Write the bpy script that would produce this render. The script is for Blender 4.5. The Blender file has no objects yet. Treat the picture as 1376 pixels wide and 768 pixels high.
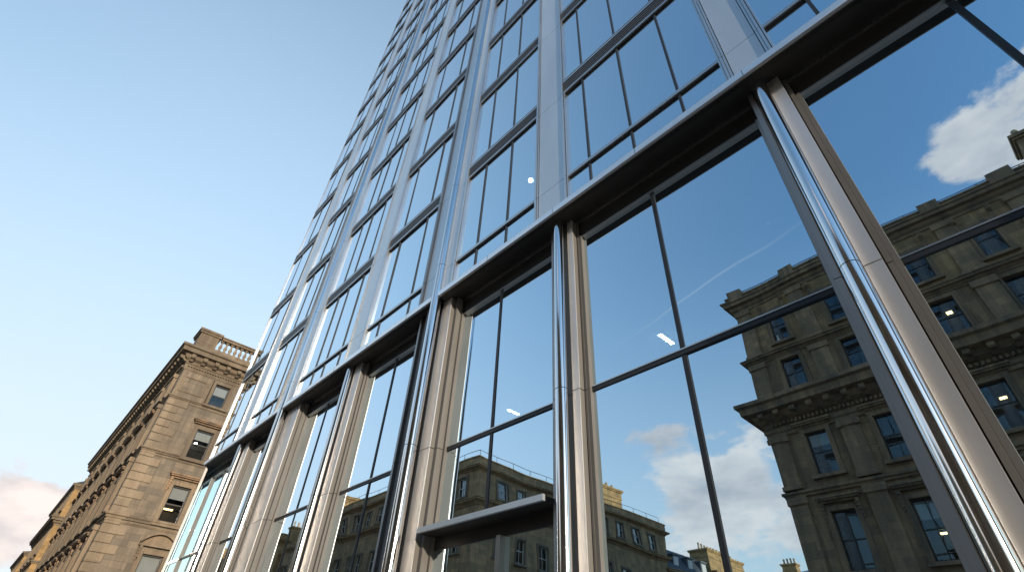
import bpy, math, random
from mathutils import Vector, Matrix
random.seed(7)
scene = bpy.context.scene
col = scene.collection
R = math.radians
S = 5.2                                   # metres between the camera and the glass front
def X(v): return S*v
def Y(v): return S*v
def Z(v): return 1.6+S*v

# ---------------------------------------------------------------- materials
def new_mat(name):
    m = bpy.data.materials.new(name); m.use_nodes = True
    nt = m.node_tree; nt.nodes.clear()
    out = nt.nodes.new('ShaderNodeOutputMaterial')
    return m, nt, nt.nodes, nt.links, out
def val(nodes, op, a=None, b=None, links=None, clamp=False):
    n = nodes.new('ShaderNodeMath'); n.operation = op; n.use_clamp = clamp
    for i, v in enumerate((a, b)):
        if v is None: continue
        if isinstance(v, (int, float)): n.inputs[i].default_value = v
        else: links.new(v, n.inputs[i])
    return n.outputs[0]
def ramp(nodes, links, fac, stops):
    n = nodes.new('ShaderNodeValToRGB'); cr = n.color_ramp
    while len(cr.elements) < len(stops): cr.elements.new(.5)
    for e, (p, c) in zip(cr.elements, stops):
        e.position = p; e.color = (c[0], c[1], c[2], 1)
    links.new(fac, n.inputs[0]); return n.outputs[0]
def mixc(nodes, links, mode, fac, a, b):
    n = nodes.new('ShaderNodeMix'); n.data_type = 'RGBA'; n.blend_type = mode
    for sock, v in ((n.inputs[0], fac), (n.inputs[6], a), (n.inputs[7], b)):
        if isinstance(v, (int, float)): sock.default_value = v
        elif isinstance(v, tuple): sock.default_value = (*v, 1) if len(v) == 3 else v
        else: links.new(v, sock)
    return n.outputs[2]
def noise(nodes, links, vec, scale, detail=4, rough=.55):
    n = nodes.new('ShaderNodeTexNoise'); n.inputs['Scale'].default_value = scale
    n.inputs['Detail'].default_value = detail; n.inputs['Roughness'].default_value = rough
    if vec is not None: links.new(vec, n.inputs['Vector'])
    return n.outputs[0]
def mapping(nodes, links, vec, scale=(1, 1, 1), loc=(0, 0, 0)):
    n = nodes.new('ShaderNodeMapping'); n.inputs['Scale'].default_value = scale
    n.inputs['Location'].default_value = loc
    links.new(vec, n.inputs[0]); return n.outputs[0]

def simple(name, c, rough=.5, metal=0., var=.12, scale=3., bump=0., stretch=(1, 1, 1), spec=.5):
    m, nt, N, L, out = new_mat(name)
    b = N.new('ShaderNodeBsdfPrincipled')
    tc = N.new('ShaderNodeTexCoord')
    v = mapping(N, L, tc.outputs['Object'], stretch)
    nz = noise(N, L, v, scale, 6)
    lo = tuple(x*(1-var) for x in c); hi = tuple(min(1, x*(1+var)) for x in c)
    L.new(ramp(N, L, nz, [(.3, lo), (.7, hi)]), b.inputs['Base Color'])
    r2 = noise(N, L, v, scale*2.3, 4)
    rr = val(N, 'MULTIPLY_ADD', r2, .35*rough, L); rr.node.inputs[2].default_value = rough*.82
    L.new(rr, b.inputs['Roughness'])
    b.inputs['Metallic'].default_value = metal
    b.inputs['Specular IOR Level'].default_value = spec
    if bump:
        bp = N.new('ShaderNodeBump'); bp.inputs['Strength'].default_value = bump
        bp.inputs['Distance'].default_value = .02
        L.new(noise(N, L, v, scale*8, 4), bp.inputs['Height']); L.new(bp.outputs[0], b.inputs['Normal'])
    L.new(b.outputs[0], out.inputs[0]); return m

def stone(name, c, dark, bw=.75, bh=.34, stain=.6, mortar=.62, soot=(.42, .62)):
    """coursed ashlar: blocks of slightly different tone, thin joints, soot and rain stains"""
    m, nt, N, L, out = new_mat(name)
    b = N.new('ShaderNodeBsdfPrincipled')
    tc = N.new('ShaderNodeTexCoord'); ge = N.new('ShaderNodeNewGeometry')
    sp = N.new('ShaderNodeSeparateXYZ'); L.new(tc.outputs['Object'], sp.inputs[0])
    sn = N.new('ShaderNodeSeparateXYZ'); L.new(ge.outputs['True Normal'], sn.inputs[0])
    ax = val(N, 'ABSOLUTE', sn.outputs[0], None, L); ay = val(N, 'ABSOLUTE', sn.outputs[1], None, L)
    u = val(N, 'ADD', val(N, 'MULTIPLY', sp.outputs[0], ay, L), val(N, 'MULTIPLY', sp.outputs[1], ax, L), L)
    cv = N.new('ShaderNodeCombineXYZ'); L.new(u, cv.inputs[0]); L.new(sp.outputs[2], cv.inputs[1])
    br = N.new('ShaderNodeTexBrick'); L.new(cv.outputs[0], br.inputs['Vector'])
    br.inputs['Scale'].default_value = 1; br.inputs['Mortar Size'].default_value = .006
    br.inputs['Brick Width'].default_value = bw; br.inputs['Row Height'].default_value = bh
    br.inputs['Mortar Smooth'].default_value = .3
    br.offset_frequency = 2; br.squash = .72; br.squash_frequency = 3
    br.inputs['Color1'].default_value = (1.22, 1.13, 1.03, 1); br.inputs['Color2'].default_value = (.70, .70, .70, 1)
    br.inputs['Mortar'].default_value = (mortar, mortar*.97, mortar*.93, 1)
    n1 = noise(N, L, tc.outputs['Object'], .45, 6, .6)
    n2 = noise(N, L, mapping(N, L, tc.outputs['Object'], (1.6, 1.6, .22)), 1.3, 6, .65)
    n3 = noise(N, L, tc.outputs['Object'], 14, 5, .6)
    base = ramp(N, L, n1, [(.32, tuple(x*.82 for x in c)), (.52, c), (.72, (c[0]*1.12, c[1]*1.08, c[2]*1.02))])
    base = mixc(N, L, 'MULTIPLY', .85, base, br.outputs['Color'])
    sm = ramp(N, L, n2, [(soot[0], (0, 0, 0)), (soot[1], (1, 1, 1))])
    base = mixc(N, L, 'MIX', val(N, 'MULTIPLY', sm, stain, L), base, dark)
    base = mixc(N, L, 'MULTIPLY', .5, base, ramp(N, L, n3, [(.3, (.7, .7, .7)), (.7, (1.15, 1.15, 1.15))]))
    L.new(base, b.inputs['Base Color']); b.inputs['Roughness'].default_value = .9
    b.inputs['Specular IOR Level'].default_value = .2
    h = val(N, 'ADD', val(N, 'MULTIPLY', br.outputs['Fac'], -.7, L), val(N, 'MULTIPLY', n3, .5, L), L)
    bp = N.new('ShaderNodeBump'); bp.inputs['Strength'].default_value = .55; bp.inputs['Distance'].default_value = .02
    L.new(h, bp.inputs['Height']); L.new(bp.outputs[0], b.inputs['Normal'])
    L.new(b.outputs[0], out.inputs[0]); return m

def steel(name, c, rough, smear=.15, wob=.0, streak=.12, met=1.):
    """stainless cladding, brushed upright, with faint rolling waves and fingerprints of weather"""
    m, nt, N, L, out = new_mat(name)
    b = N.new('ShaderNodeBsdfPrincipled'); b.inputs['Metallic'].default_value = met
    tc = N.new('ShaderNodeTexCoord')
    fine = noise(N, L, mapping(N, L, tc.outputs['Object'], (60, 60, .6)), 3, 4)
    broad = noise(N, L, mapping(N, L, tc.outputs['Object'], (1.4, 1.4, .35)), 1.1, 5)
    cc = ramp(N, L, broad, [(.25, tuple(x*(1-streak) for x in c)), (.75, tuple(min(1, x*(1+streak)) for x in c))])
    L.new(cc, b.inputs['Base Color'])
    r = val(N, 'ADD', val(N, 'MULTIPLY', fine, rough*.22, L), val(N, 'MULTIPLY', broad, rough*.35, L), L)
    r = val(N, 'ADD', r, rough*.72, L); L.new(r, b.inputs['Roughness'])
    bp = N.new('ShaderNodeBump'); bp.inputs['Strength'].default_value = smear; bp.inputs['Distance'].default_value = .002
    L.new(fine, bp.inputs['Height'])
    if wob:
        b2 = N.new('ShaderNodeBump'); b2.inputs['Strength'].default_value = wob; b2.inputs['Distance'].default_value = .02
        L.new(noise(N, L, tc.outputs['Object'], 1.1, 2), b2.inputs['Height']); L.new(b2.outputs[0], bp.inputs['Normal'])
    L.new(bp.outputs[0], b.inputs['Normal'])
    L.new(b.outputs[0], out.inputs[0]); return m

def glass(name, base, tint, trans, wob=.02, wscale=.35, rough=0.):
    """coated glass: mirror share rises from base to 1 towards grazing, the rest looks through"""
    m, nt, N, L, out = new_mat(name)
    g = N.new('ShaderNodeBsdfGlossy'); g.inputs['Roughness'].default_value = rough
    g.inputs['Color'].default_value = (*tint, 1)
    t = N.new('ShaderNodeBsdfTransparent'); t.inputs['Color'].default_value = (*trans, 1)
    lw = N.new('ShaderNodeLayerWeight'); lw.inputs['Blend'].default_value = .5
    f = val(N, 'POWER', lw.outputs['Facing'], 2.5, L)
    L.new(mixc(N, L, 'MIX', val(N, 'MULTIPLY', f, 1.15, L, True), tint, (.97, .98, 1.0)), g.inputs['Color'])
    f = val(N, 'MULTIPLY', f, 1-base, L); f = val(N, 'ADD', f, base, L, True)
    tc = N.new('ShaderNodeTexCoord')
    bp = N.new('ShaderNodeBump'); bp.inputs['Strength'].default_value = wob; bp.inputs['Distance'].default_value = .1
    L.new(noise(N, L, tc.outputs['Object'], wscale, 2), bp.inputs['Height'])
    L.new(bp.outputs[0], g.inputs['Normal'])
    mx = N.new('ShaderNodeMixShader'); L.new(f, mx.inputs[0]); L.new(t.outputs[0], mx.inputs[1]); L.new(g.outputs[0], mx.inputs[2])
    L.new(mx.outputs[0], out.inputs[0]); return m

def lamp_mat(name, c, strength):
    m, nt, N, L, out = new_mat(name)
    e = N.new('ShaderNodeEmission'); e.inputs[0].default_value = (*c, 1); e.inputs[1].default_value = strength
    L.new(e.outputs[0], out.inputs[0]); return m

M = {
 'stone_pale': stone('honey sandstone', (.285, .245, .192), (.125, .108, .085), stain=.6),
 'stone_soot': stone('sooty sandstone', (.44, .305, .19), (.17, .13, .095), stain=.65, soot=(.36, .6)),
 'stone_buff': stone('buff sandstone', (.47, .325, .185), (.17, .125, .08), stain=.5),  # stone of the buff houses; on the tall attic it carries painted sunlight
 'stone_gold': stone('golden sandstone', (.47, .325, .16), (.25, .17, .09), stain=.4),
 'stone_trim': stone('dressed sandstone', (.30, .25, .185), (.15, .11, .08), bw=1.6, bh=2.2, stain=.6, mortar=.8),
 'stone_trimdark': stone('weathered dressed stone', (.37, .26, .17), (.12, .105, .085), bw=1.6, bh=2.2, stain=.7, mortar=.8),
 'quoin': stone('quoin stone', (.315, .265, .20), (.2, .15, .10), bw=3, bh=3, stain=.5, mortar=.9),
 'concrete': stone('pale concrete panels', (.40, .38, .35), (.2, .19, .18), bw=3, bh=1.5, stain=.4),
 'slate': simple('roof slate', (.055, .06, .07), .6, 0, .3, 4, .3),
 'lead': simple('lead sheet', (.16, .17, .18), .55, .3, .2, 2),
 'sash': simple('painted sash', (.055, .05, .048), .45, 0, .2, 5),
 'sash_white': simple('white painted sash', (.62, .60, .56), .5, 0, .1, 5),
 'iron': simple('black iron', (.03, .03, .032), .5, .6, .2, 5),
 'room': simple('dark room', (.028, .026, .024), .9, 0, .3, .6),
 'blind': simple('roller blind cloth', (.50, .51, .50), .9, 0, .06, 1.2),
 'clay': simple('chimney pot clay', (.52, .40, .27), .85, 0, .2, 3),
 'asphalt': simple('asphalt', (.05, .05, .052), .85, 0, .25, 8, .4),
 'paving': simple('paving stone', (.24, .22, .20), .85, 0, .2, 3, .2),
 'kerb': simple('granite kerb', (.26, .25, .245), .8, 0, .2, 6),
 'paint': simple('road paint', (.72, .71, .68), .7, 0, .12, 9),
 'ground': simple('ground', (.11, .105, .10), .95, 0, .2, .2),
 'steel': steel('satin stainless cladding', (.76, .74, .715), .45, .02, .08, .14, .75),
 'polish': steel('polished stainless tube', (.76, .75, .74), .11, .02, .03, .06),
 'nose': steel('polished canopy edge', (.88, .875, .86), .3, .02, .02, .06, .85),
 'panel': steel('matt blue grey cladding', (.64, .70, .74), .42, .02, .06, .07, .6),
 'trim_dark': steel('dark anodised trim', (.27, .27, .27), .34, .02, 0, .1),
 'jamb': simple('bead blasted jamb', (.18, .174, .162), .6, .15, .12, 2, 0, (2, 2, .3)),
 'trim_mid': steel('satin frame face', (.50, .49, .475), .5, .02, 0, .1, .7),
 'trim': steel('anodised window trim', (.64, .635, .62), .32, .02, 0, .08),
 'darktrim': simple('dark mullion cap and shadow strip', (.02, .024, .03), .5, .0, .15, 3),
 'soffit': simple('dark soffit sheet', (.04, .038, .036), .45, .2, .15, 1.5),
 'louvre': simple('bronze louvre', (.14, .125, .115), .45, .6, .25, 2, 0, (.4, .4, 40)),
 'seam': simple('dark joint', (.012, .012, .012), .8),
 'ceil': simple('office ceiling', (.42, .43, .43), .9, 0, .05, 1),
 'wallin': simple('office partition', (.16, .16, .16), .9, 0, .15, .5),
 'carpet': simple('office floor', (.07, .07, .075), .95, 0, .2, 2),
 'glass_up': glass('solar control glass', .82, (.66, .88, 1.0), (.30, .40, .48), .12, .3),
 'glass_low': glass('lobby glass', .82, (.69, .88, 1.0), (.32, .40, .46), .11, .3),
 'glass_old': glass('sash glass', .10, (.95, .97, 1.0), (.75, .78, .78), .06, .5),
 'lamp_cool': lamp_mat('cool lamp diffuser', (1, .95, .86), 15),
 'lamp_warm': lamp_mat('warm lamp diffuser', (1, .62, .24), 4),
 'white': simple('glazed white', (.75, .74, .70), .3, 0, .05, 3),
}

# ---------------------------------------------------------------- mesh helpers
class MB:
    """collects shapes; build() links them as ONE mesh object"""
    def __init__(s, off=(0, 0, 0)): s.v = []; s.f = []; s.mi = []; s.sm = []; s.mats = []; s.off = Vector(off); s.cur = 0
    def mat(s, m):
        if m not in s.mats: s.mats.append(m)
        s.cur = s.mats.index(m); return s
    def poly(s, pts, smooth=False):
        i = len(s.v); s.v += [tuple(p) for p in pts]; s.f.append(tuple(range(i, i+len(pts)))); s.mi.append(s.cur); s.sm.append(smooth)
    def mesh(s, pts, faces, smooth=False):
        i = len(s.v); s.v += [tuple(p) for p in pts]
        for f in faces: s.f.append(tuple(i+k for k in f)); s.mi.append(s.cur); s.sm.append(smooth)
    def box(s, x0, x1, y0, y1, z0, z1, fr=None):
        P = [(x, y, z) for z in (z0, z1) for y in (y0, y1) for x in (x0, x1)]
        if fr: P = [fr(*p) for p in P]
        s.mesh(P, [(0, 2, 3, 1), (4, 5, 7, 6), (0, 1, 5, 4), (2, 6, 7, 3), (0, 4, 6, 2), (1, 3, 7, 5)])
    def tube(s, cx, cy, r, z0, z1, n=20, a0=0., a1=2*math.pi):
        full = abs(a1-a0-2*math.pi) < 1e-6; k = n if full else n+1
        A = [a0+(a1-a0)*i/n for i in range(k)]
        P = [(cx+r*math.cos(a), cy+r*math.sin(a), z) for z in (z0, z1) for a in A]
        F = [(i, (i+1) % k, k+(i+1) % k, k+i) for i in range(n)]
        s.mesh(P, F, True)
        s.poly([P[i] for i in range(k)][::-1]); s.poly([P[k+i] for i in range(k)])
    def rod(s, a, b, r, n=8):
        a = Vector(a); b = Vector(b); d = (b-a).normalized()
        e = d.orthogonal().normalized(); g = d.cross(e)
        P = [c+(e*math.cos(t)+g*math.sin(t))*r for c in (a, b) for t in [2*math.pi*i/n for i in range(n)]]
        s.mesh(P, [(i, (i+1) % n, n+(i+1) % n, n+i) for i in range(n)], True)
        s.poly(P[:n][::-1]); s.poly(P[n:])
    def lathe(s, cx, cy, prof, n=12):
        P = [(cx+r*math.cos(2*math.pi*i/n), cy+r*math.sin(2*math.pi*i/n), z) for r, z in prof for i in range(n)]
        F = []
        for j in range(len(prof)-1):
            for i in range(n): F.append((j*n+i, j*n+(i+1) % n, (j+1)*n+(i+1) % n, (j+1)*n+i))
        s.mesh(P, F, True); s.poly(P[:n][::-1]); s.poly(P[-n:])
    def sweep(s, path, prof, closed=False, smooth=False):
        """profile of (outward, height) points carried along a plan path, mitred at corners, outward = right of travel"""
        n = len(path); offs = []
        for i in range(n):
            def nrm(a, b):
                d = Vector((b[0]-a[0], b[1]-a[1])).normalized(); return Vector((d.y, -d.x))
            if closed or 0 < i < n-1:
                n1 = nrm(path[i-1], path[i]); n2 = nrm(path[i], path[(i+1) % n]); m = (n1+n2); m = m/(1+n1.dot(n2))
            elif i == 0: m = nrm(path[0], path[1])
            else: m = nrm(path[-2], path[-1])
            offs.append(m)
        k = len(prof); P = [(p[0]+o.x*d, p[1]+o.y*d, z) for p, o in zip(path, offs) for d, z in prof]
        F = []
        for i in range(n if closed else n-1):
            a = i*k; b = ((i+1) % n)*k
            for j in range(k): F.append((a+j, b+j, b+(j+1) % k, a+(j+1) % k))
        s.mesh(P, F, smooth)
        if not closed: s.poly(P[:k]); s.poly(P[-k:][::-1])
    def build(s, name, mat=None, parent=None, label=None, bevel=0):
        me = bpy.data.meshes.new(name)
        off = parent_off(parent) if parent is not None else s.off
        me.from_pydata([(x-off[0], y-off[1], z-off[2]) for x, y, z in s.v], [], s.f)
        ms = ([mat] if mat else []) if not s.mats else s.mats
        for m in ms: me.materials.append(M[m])
        for p, i, sm in zip(me.polygons, s.mi, s.sm): p.material_index = min(i, max(0, len(ms)-1)); p.use_smooth = sm
        import bmesh
        bm = bmesh.new(); bm.from_mesh(me); bmesh.ops.recalc_face_normals(bm, faces=bm.faces); bm.to_mesh(me); bm.free()
        o = bpy.data.objects.new(name, me); col.objects.link(o)
        if parent is not None: o.parent = parent
        else: o.location = off
        if label: o['label'] = label
        if bevel:
            bv = o.modifiers.new('bevel', 'BEVEL'); bv.width = bevel; bv.segments = 2; bv.limit_method = 'ANGLE'; bv.angle_limit = R(50)
        return o
def parent_off(p):
    o = Vector((0, 0, 0))
    while p is not None: o += p.location; p = p.parent
    return o
def thing(name, label, cat, loc, group=None):
    o = bpy.data.objects.new(name, None); o.empty_display_size = .3; col.objects.link(o); o.location = loc
    o['label'] = label; o['category'] = cat
    if group: o['group'] = group
    return o
def tag(o, label, cat, group=None):
    o['label'] = label; o['category'] = cat
    if group: o['group'] = group
    return o
def struct(mb, name, m):
    o = mb.build(name, m); o['kind'] = 'structure'; return o

# ---------------------------------------------------------------- stone building kit
class Face:
    """one outer face of a building: u runs along it, d outward, z up"""
    def __init__(s, a, b):
        s.a = Vector(a); s.b = Vector(b); s.t = (s.b-s.a).normalized(); s.n = Vector((s.t.y, -s.t.x)); s.len = (s.b-s.a).length
    def __call__(s, u, d, z):
        p = s.a+s.t*u+s.n*d; return (p.x, p.y, z)

def pane_wall(mb, f, z0, z1, wins, wallmat, reveal=.24, room=.9):
    us = sorted({0, f.len}|{w['u0'] for w in wins}|{w['u1'] for w in wins})
    zs = sorted({z0, z1}|{w['z0'] for w in wins}|{w['z1'] for w in wins})
    for i in range(len(us)-1):
        for j in range(len(zs)-1):
            cu = (us[i]+us[i+1])/2; cz = (zs[j]+zs[j+1])/2
            if any(w['u0'] < cu < w['u1'] and w['z0'] < cz < w['z1'] for w in wins): continue
            mb.mat(wallmat).poly([f(us[i], 0, zs[j]), f(us[i+1], 0, zs[j]), f(us[i+1], 0, zs[j+1]), f(us[i], 0, zs[j+1])])
    for w in wins:
        c = [(w['u0'], w['z0']), (w['u1'], w['z0']), (w['u1'], w['z1']), (w['u0'], w['z1'])]
        for k in range(4):
            (ua, za), (ub, zb) = c[k], c[(k+1) % 4]
            mb.mat(wallmat).poly([f(ua, 0, za), f(ub, 0, zb), f(ub, -reveal, zb), f(ua, -reveal, za)])
            mb.mat('room').poly([f(ua, -reveal, za), f(ub, -reveal, zb), f(ub, -room, zb), f(ua, -room, za)])
        mb.mat('room').poly([f(u, -room, z) for u, z in c])

def sash_window(th, f, w, sash='sash', bars=0, blind=0., surround='stone_trim', hood=None, sw=.2, sill=True, simple_=False, glassm='glass_old', sd=.07):
    u0, u1, z0, z1 = w['u0'], w['u1'], w['z0'], w['z1']; um = (u0+u1)/2; zm = z0+(z1-z0)*.52
    mb = MB(); t = .06
    mb.box(u0, u0+t, -.20, -.12, z0, z1, f); mb.box(u1-t, u1, -.20, -.12, z0, z1, f)
    mb.box(u0+t, u1-t, -.20, -.12, z1-t, z1, f); mb.box(u0+t, u1-t, -.20, -.12, z0, z0+.09, f)
    mb.box(u0+t, u1-t, -.21, -.135, zm-.03, zm+.03, f)
    if bars:
        mb.box(um-.018, um+.018, -.195, -.14, z0+.09, zm-.03, f); mb.box(um-.018, um+.018, -.195, -.14, zm+.03, z1-t, f)
    fr = mb.build('window', sash, th)
    g = MB(); g.poly([f(u0+t, -.165, z0+.09), f(u1-t, -.165, z0+.09), f(u1-t, -.165, zm-.03), f(u0+t, -.165, zm-.03)])
    g.poly([f(u0+t, -.155, zm+.03), f(u1-t, -.155, zm+.03), f(u1-t, -.155, z1-t), f(u0+t, -.155, z1-t)])
    g.build('pane', glassm, fr)
    if blind:
        b = MB(); zb = z1-(z1-z0)*blind
        b.box(u0+t, u1-t, -.27, -.262, zb, z1, f); b.box(u0+t, u1-t, -.275, -.257, zb-.025, zb, f); b.build('blind', 'blind', fr)
    if surround:
        s = MB()
        s.box(u0-sw, u0-.003, -.05, sd, z0, z1+sw, f); s.box(u1+.003, u1+sw, -.05, sd, z0, z1+sw, f)
        s.box(u0-.003, u1+.003, -.05, sd, z1+.003, z1+sw, f)
        s.box(u0-sw*.45, u0-.003+.0, sd, sd+.03, z0, z1+sw*.5, f); s.box(u1+.003, u1+sw*.45, sd, sd+.03, z0, z1+sw*.5, f)
        if sill:
            s.box(u0-sw-.05, u1+sw+.05, -.05, sd+.1, z0-.16, z0-.004, f)
        o = s.build('window_surround', surround, fr, bevel=.012 if not simple_ else 0)
    if hood:
        h = MB(); hz = z1+sw+(.12 if hood != 'flat' else .06); e = sw+.16
        if hood in ('flat', 'console'):
            h.box(u0-e+.06, u1+e-.06, -.03, .16, hz, hz+.09, f); h.box(u0-e, u1+e, -.03, .30, hz+.09, hz+.17, f); h.box(u0-e-.05, u1+e+.05, -.03, .36, hz+.17, hz+.25, f)
        if hood in ('console', 'pediment'):
            for s_ in (-1, 1):
                ub = u0-sw-.02 if s_ < 0 else u1+sw+.02
                for q in range(5):
                    h.box(ub-.07, ub+.07, -.03, .25-.045*q, hz-.14*(q+1), hz-.14*q-.004, f)
        if hood == 'pediment':
            n = 14; a = u0-e; b_ = u1+e; rise = .52
            h.box(a, b_, -.03, .24, hz, hz+.11, f)
            pts = [(a+(b_-a)*i/n, hz+.12+rise*math.sin(math.pi*i/n)**.8) for i in range(n+1)]
            for i in range(n):
                (ua, za), (ub, zb) = pts[i], pts[i+1]
                q = [f(ua, -.03, za), f(ub, -.03, zb), f(ub, .30, zb), f(ua, .30, za), f(ua, -.03, za+.13), f(ub, -.03, zb+.13), f(ub, .30, zb+.13), f(ua, .30, za+.13)]
                h.mesh(q, [(0, 1, 2, 3), (4, 7, 6, 5), (3, 2, 6, 7), (0, 3, 7, 4), (1, 5, 6, 2), (0, 4, 5, 1)])
                h.poly([f(ua, .06, hz+.11), f(ub, .06, hz+.11), f(ub, .06, zb), f(ua, .06, za)])
        h.build('window_hood', 'stone_trimdark' if hood != 'pediment' else 'stone_trim', fr)
    return fr

def wrow(us, w, z0, z1): return [dict(u0=u-w/2, u1=u+w/2, z0=z0, z1=z1) for u in us]
def cornice(th, path, z, h, out, mat, closed=False, name='cornice'):
    p = [(-.05, z), (.06, z), (.08, z+h*.18), (out*.35, z+h*.3), (out*.45, z+h*.5), (out*.82, z+h*.55), (out*.85, z+h*.8), (out, z+h*.86), (out, z+h), (-.05, z+h+.06)]
    mb = MB(); mb.sweep(path, p, closed); return mb.build(name, mat, th)
def belt(th, path, z, h, out, mat, closed=False, name='belt_course'):
    mb = MB(); mb.sweep(path, [(-.05, z), (out*.5, z), (out*.6, z+h*.35), (out, z+h*.5), (out, z+h*.9), (-.05, z+h)], closed); return mb.build(name, mat, th)
def brackets(th, f, u0, u1, step, z, h, d0, d1, w, mat, name='cornice_bracket', dent=None):
    n = max(1, int((u1-u0)/step)); st = (u1-u0)/n
    for i in range(n+1):
        mb = MB(); u = u0+st*i
        p = [(d0, z), (d0+(d1-d0)*.35, z), (d0+(d1-d0)*.62, z+h*.28), (d1-.02, z+h*.36), (d1+.04, z+h*.5), (d1+.03, z+h*.85), (d1-.02, z+h), (d0, z+h)]
        A = [f(u-w/2, d, zz) for d, zz in p]; B = [f(u+w/2, d, zz) for d, zz in p]; k = len(p)
        mb.mesh(A+B, [(q, (q+1) % k, k+(q+1) % k, k+q) for q in range(k)]+[tuple(range(k))[::-1], tuple(range(k, 2*k))]); mb.build(name, mat, th)
    if dent:
        mb = MB(); dz, dh, dd, dw = dent; k = int((u1-u0)/(dw*2)); q = [(u0, .02)]
        for i in range(k):
            u = u0+i*dw*2; q += [(u+.001, .02), (u+.002, dd), (u+dw, dd), (u+dw+.001, .05)]
        q.append((u1, .05))
        lo = [f(u, d, dz) for u, d in q]; hi = [f(u, d, dz+dh) for u, d in q]; b0 = [f(u, 0, dz) for u, d in q]; b1 = [f(u, 0, dz+dh) for u, d in q]; n = len(q)
        F = []
        for i in range(n-1): F += [(i, i+1, n+i+1, n+i), (2*n+i, 2*n+i+1, i+1, i), (n+i, n+i+1, 3*n+i+1, 3*n+i)]
        mb.mesh(lo+hi+b0+b1, F); mb.build('dentil_band', mat, th)
def chimney(th, x0, x1, y0, y1, z0, z1, mat, pots, along='x'):
    m = MB(); m.box(x0, x1, y0, y1, z0, z1); m.box(x0-.1, x1+.1, y0-.1, y1+.1, z1, z1+.12); m.box(x0-.18, x1+.18, y0-.18, y1+.18, z1+.12, z1+.3); m.box(x0-.06, x1+.06, y0-.06, y1+.06, z1-.7, z1-.55)
    c = m.build('chimney', mat, th)
    for i in range(pots):
        t = (i+.5)/pots; px, py = (x0+(x1-x0)*t, (y0+y1)/2) if along == 'x' else ((x0+x1)/2, y0+(y1-y0)*t)
        p = MB(); hh = .75+.12*random.random()
        p.lathe(px, py, [(.17, z1+.3), (.15, z1+.4), (.12, z1+.3+hh*.75), (.155, z1+.3+hh*.8), (.155, z1+.3+hh*.92), (.12, z1+.3+hh)], 10); p.build('chimney_pot', 'clay', c)
    return c
def flat_roof(mb, path, z, mat):
    mb.mat(mat).poly([(x, y, z) for x, y in path])

# ================================================================ THE SETTING
g = MB(); g.poly([(-1500, -1500, -.16), (1500, -1500, -.16), (1500, 1500, -.16), (-1500, 1500, -.16)]); struct(g, 'ground', 'ground')
g = MB(); g.box(-260, 73, -14.6, -6.6, -.3, -.12); struct(g, 'road', 'asphalt')
g = MB(); g.box(-30.0, -12.6, -120, -14.7, -.3, -.124); struct(g, 'side_street', 'asphalt')
g = MB(); g.box(-260, 73, -6.35, 2.0, -.3, 0); struct(g, 'pavement', 'paving')
g = MB(); g.box(-12.3, 73, -19.6, -14.9, -.3, 0); g.box(-260, -30.3, -19.6, -14.9, -.3, 0); struct(g, 'far_pavement', 'paving')
g = MB(); g.box(-260, 73, -6.6, -6.35, -.3, .004); struct(g, 'kerb', 'kerb')
g = MB(); g.box(-12.6, 73, -14.9, -14.65, -.3, .004); g.box(-260, -30.0, -14.9, -14.65, -.3, .004); struct(g, 'far_kerb', 'kerb')
g = MB()
for i in range(40): g.poly([(-180+6*i, -10.66, -.115), (-177+6*i, -10.66, -.115), (-177+6*i, -10.54, -.115), (-180+6*i, -10.54, -.115)])
for yy in (-7.0, -7.2): g.poly([(-180, yy, -.115), (73, yy, -.115), (73, yy+.08, -.115), (-180, yy+.08, -.115)])
struct(g, 'road_markings', 'paint')

# ================================================================ THE GLASS TOWER
tower = thing('office_tower', 'tall glass and stainless steel office tower with a canopy ledge above its lobby windows', 'office tower', (-11, 8, 0))
TOP_FLOORS = 15
E0, E1 = -5.2, 1.62
PITCH = .7985; L0 = 2.295; BAND = .112
REC = .1                                    # lobby glass stands this far behind the upper glass
RISE_TOP = L0+PITCH*(TOP_FLOORS-1)+.35
flat_piers = [(-.171, -.031), (-1.03, -.848), (-2.66, -2.46), (-4.53, -4.30), (1.40, 1.56)]
tube_piers = [(-1.862, -1.59, -1.703), (-3.712, -3.39, -3.53), (.62, .885, .72)]
bays = [  # x0, x1, mullions
 (-5.2, -4.53, (-4.93, -4.634)), (-4.30, -3.712, (-4.106, -3.867)), (-3.39, -2.66, (-3.174, -3.011, -2.791)), (-2.46, -1.862, (-2.319, -2.004)),
 (-1.59, -1.03, (-1.438, -1.226)), (-.848, -.171, (-.736, -.534, -.331)), (-.031, .62, (.102, .30, .48)), (.885, 1.40, (1.05, 1.22))]
vis_floors = [15, 15, 13, 10, 7, 4, 2, 0]

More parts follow.
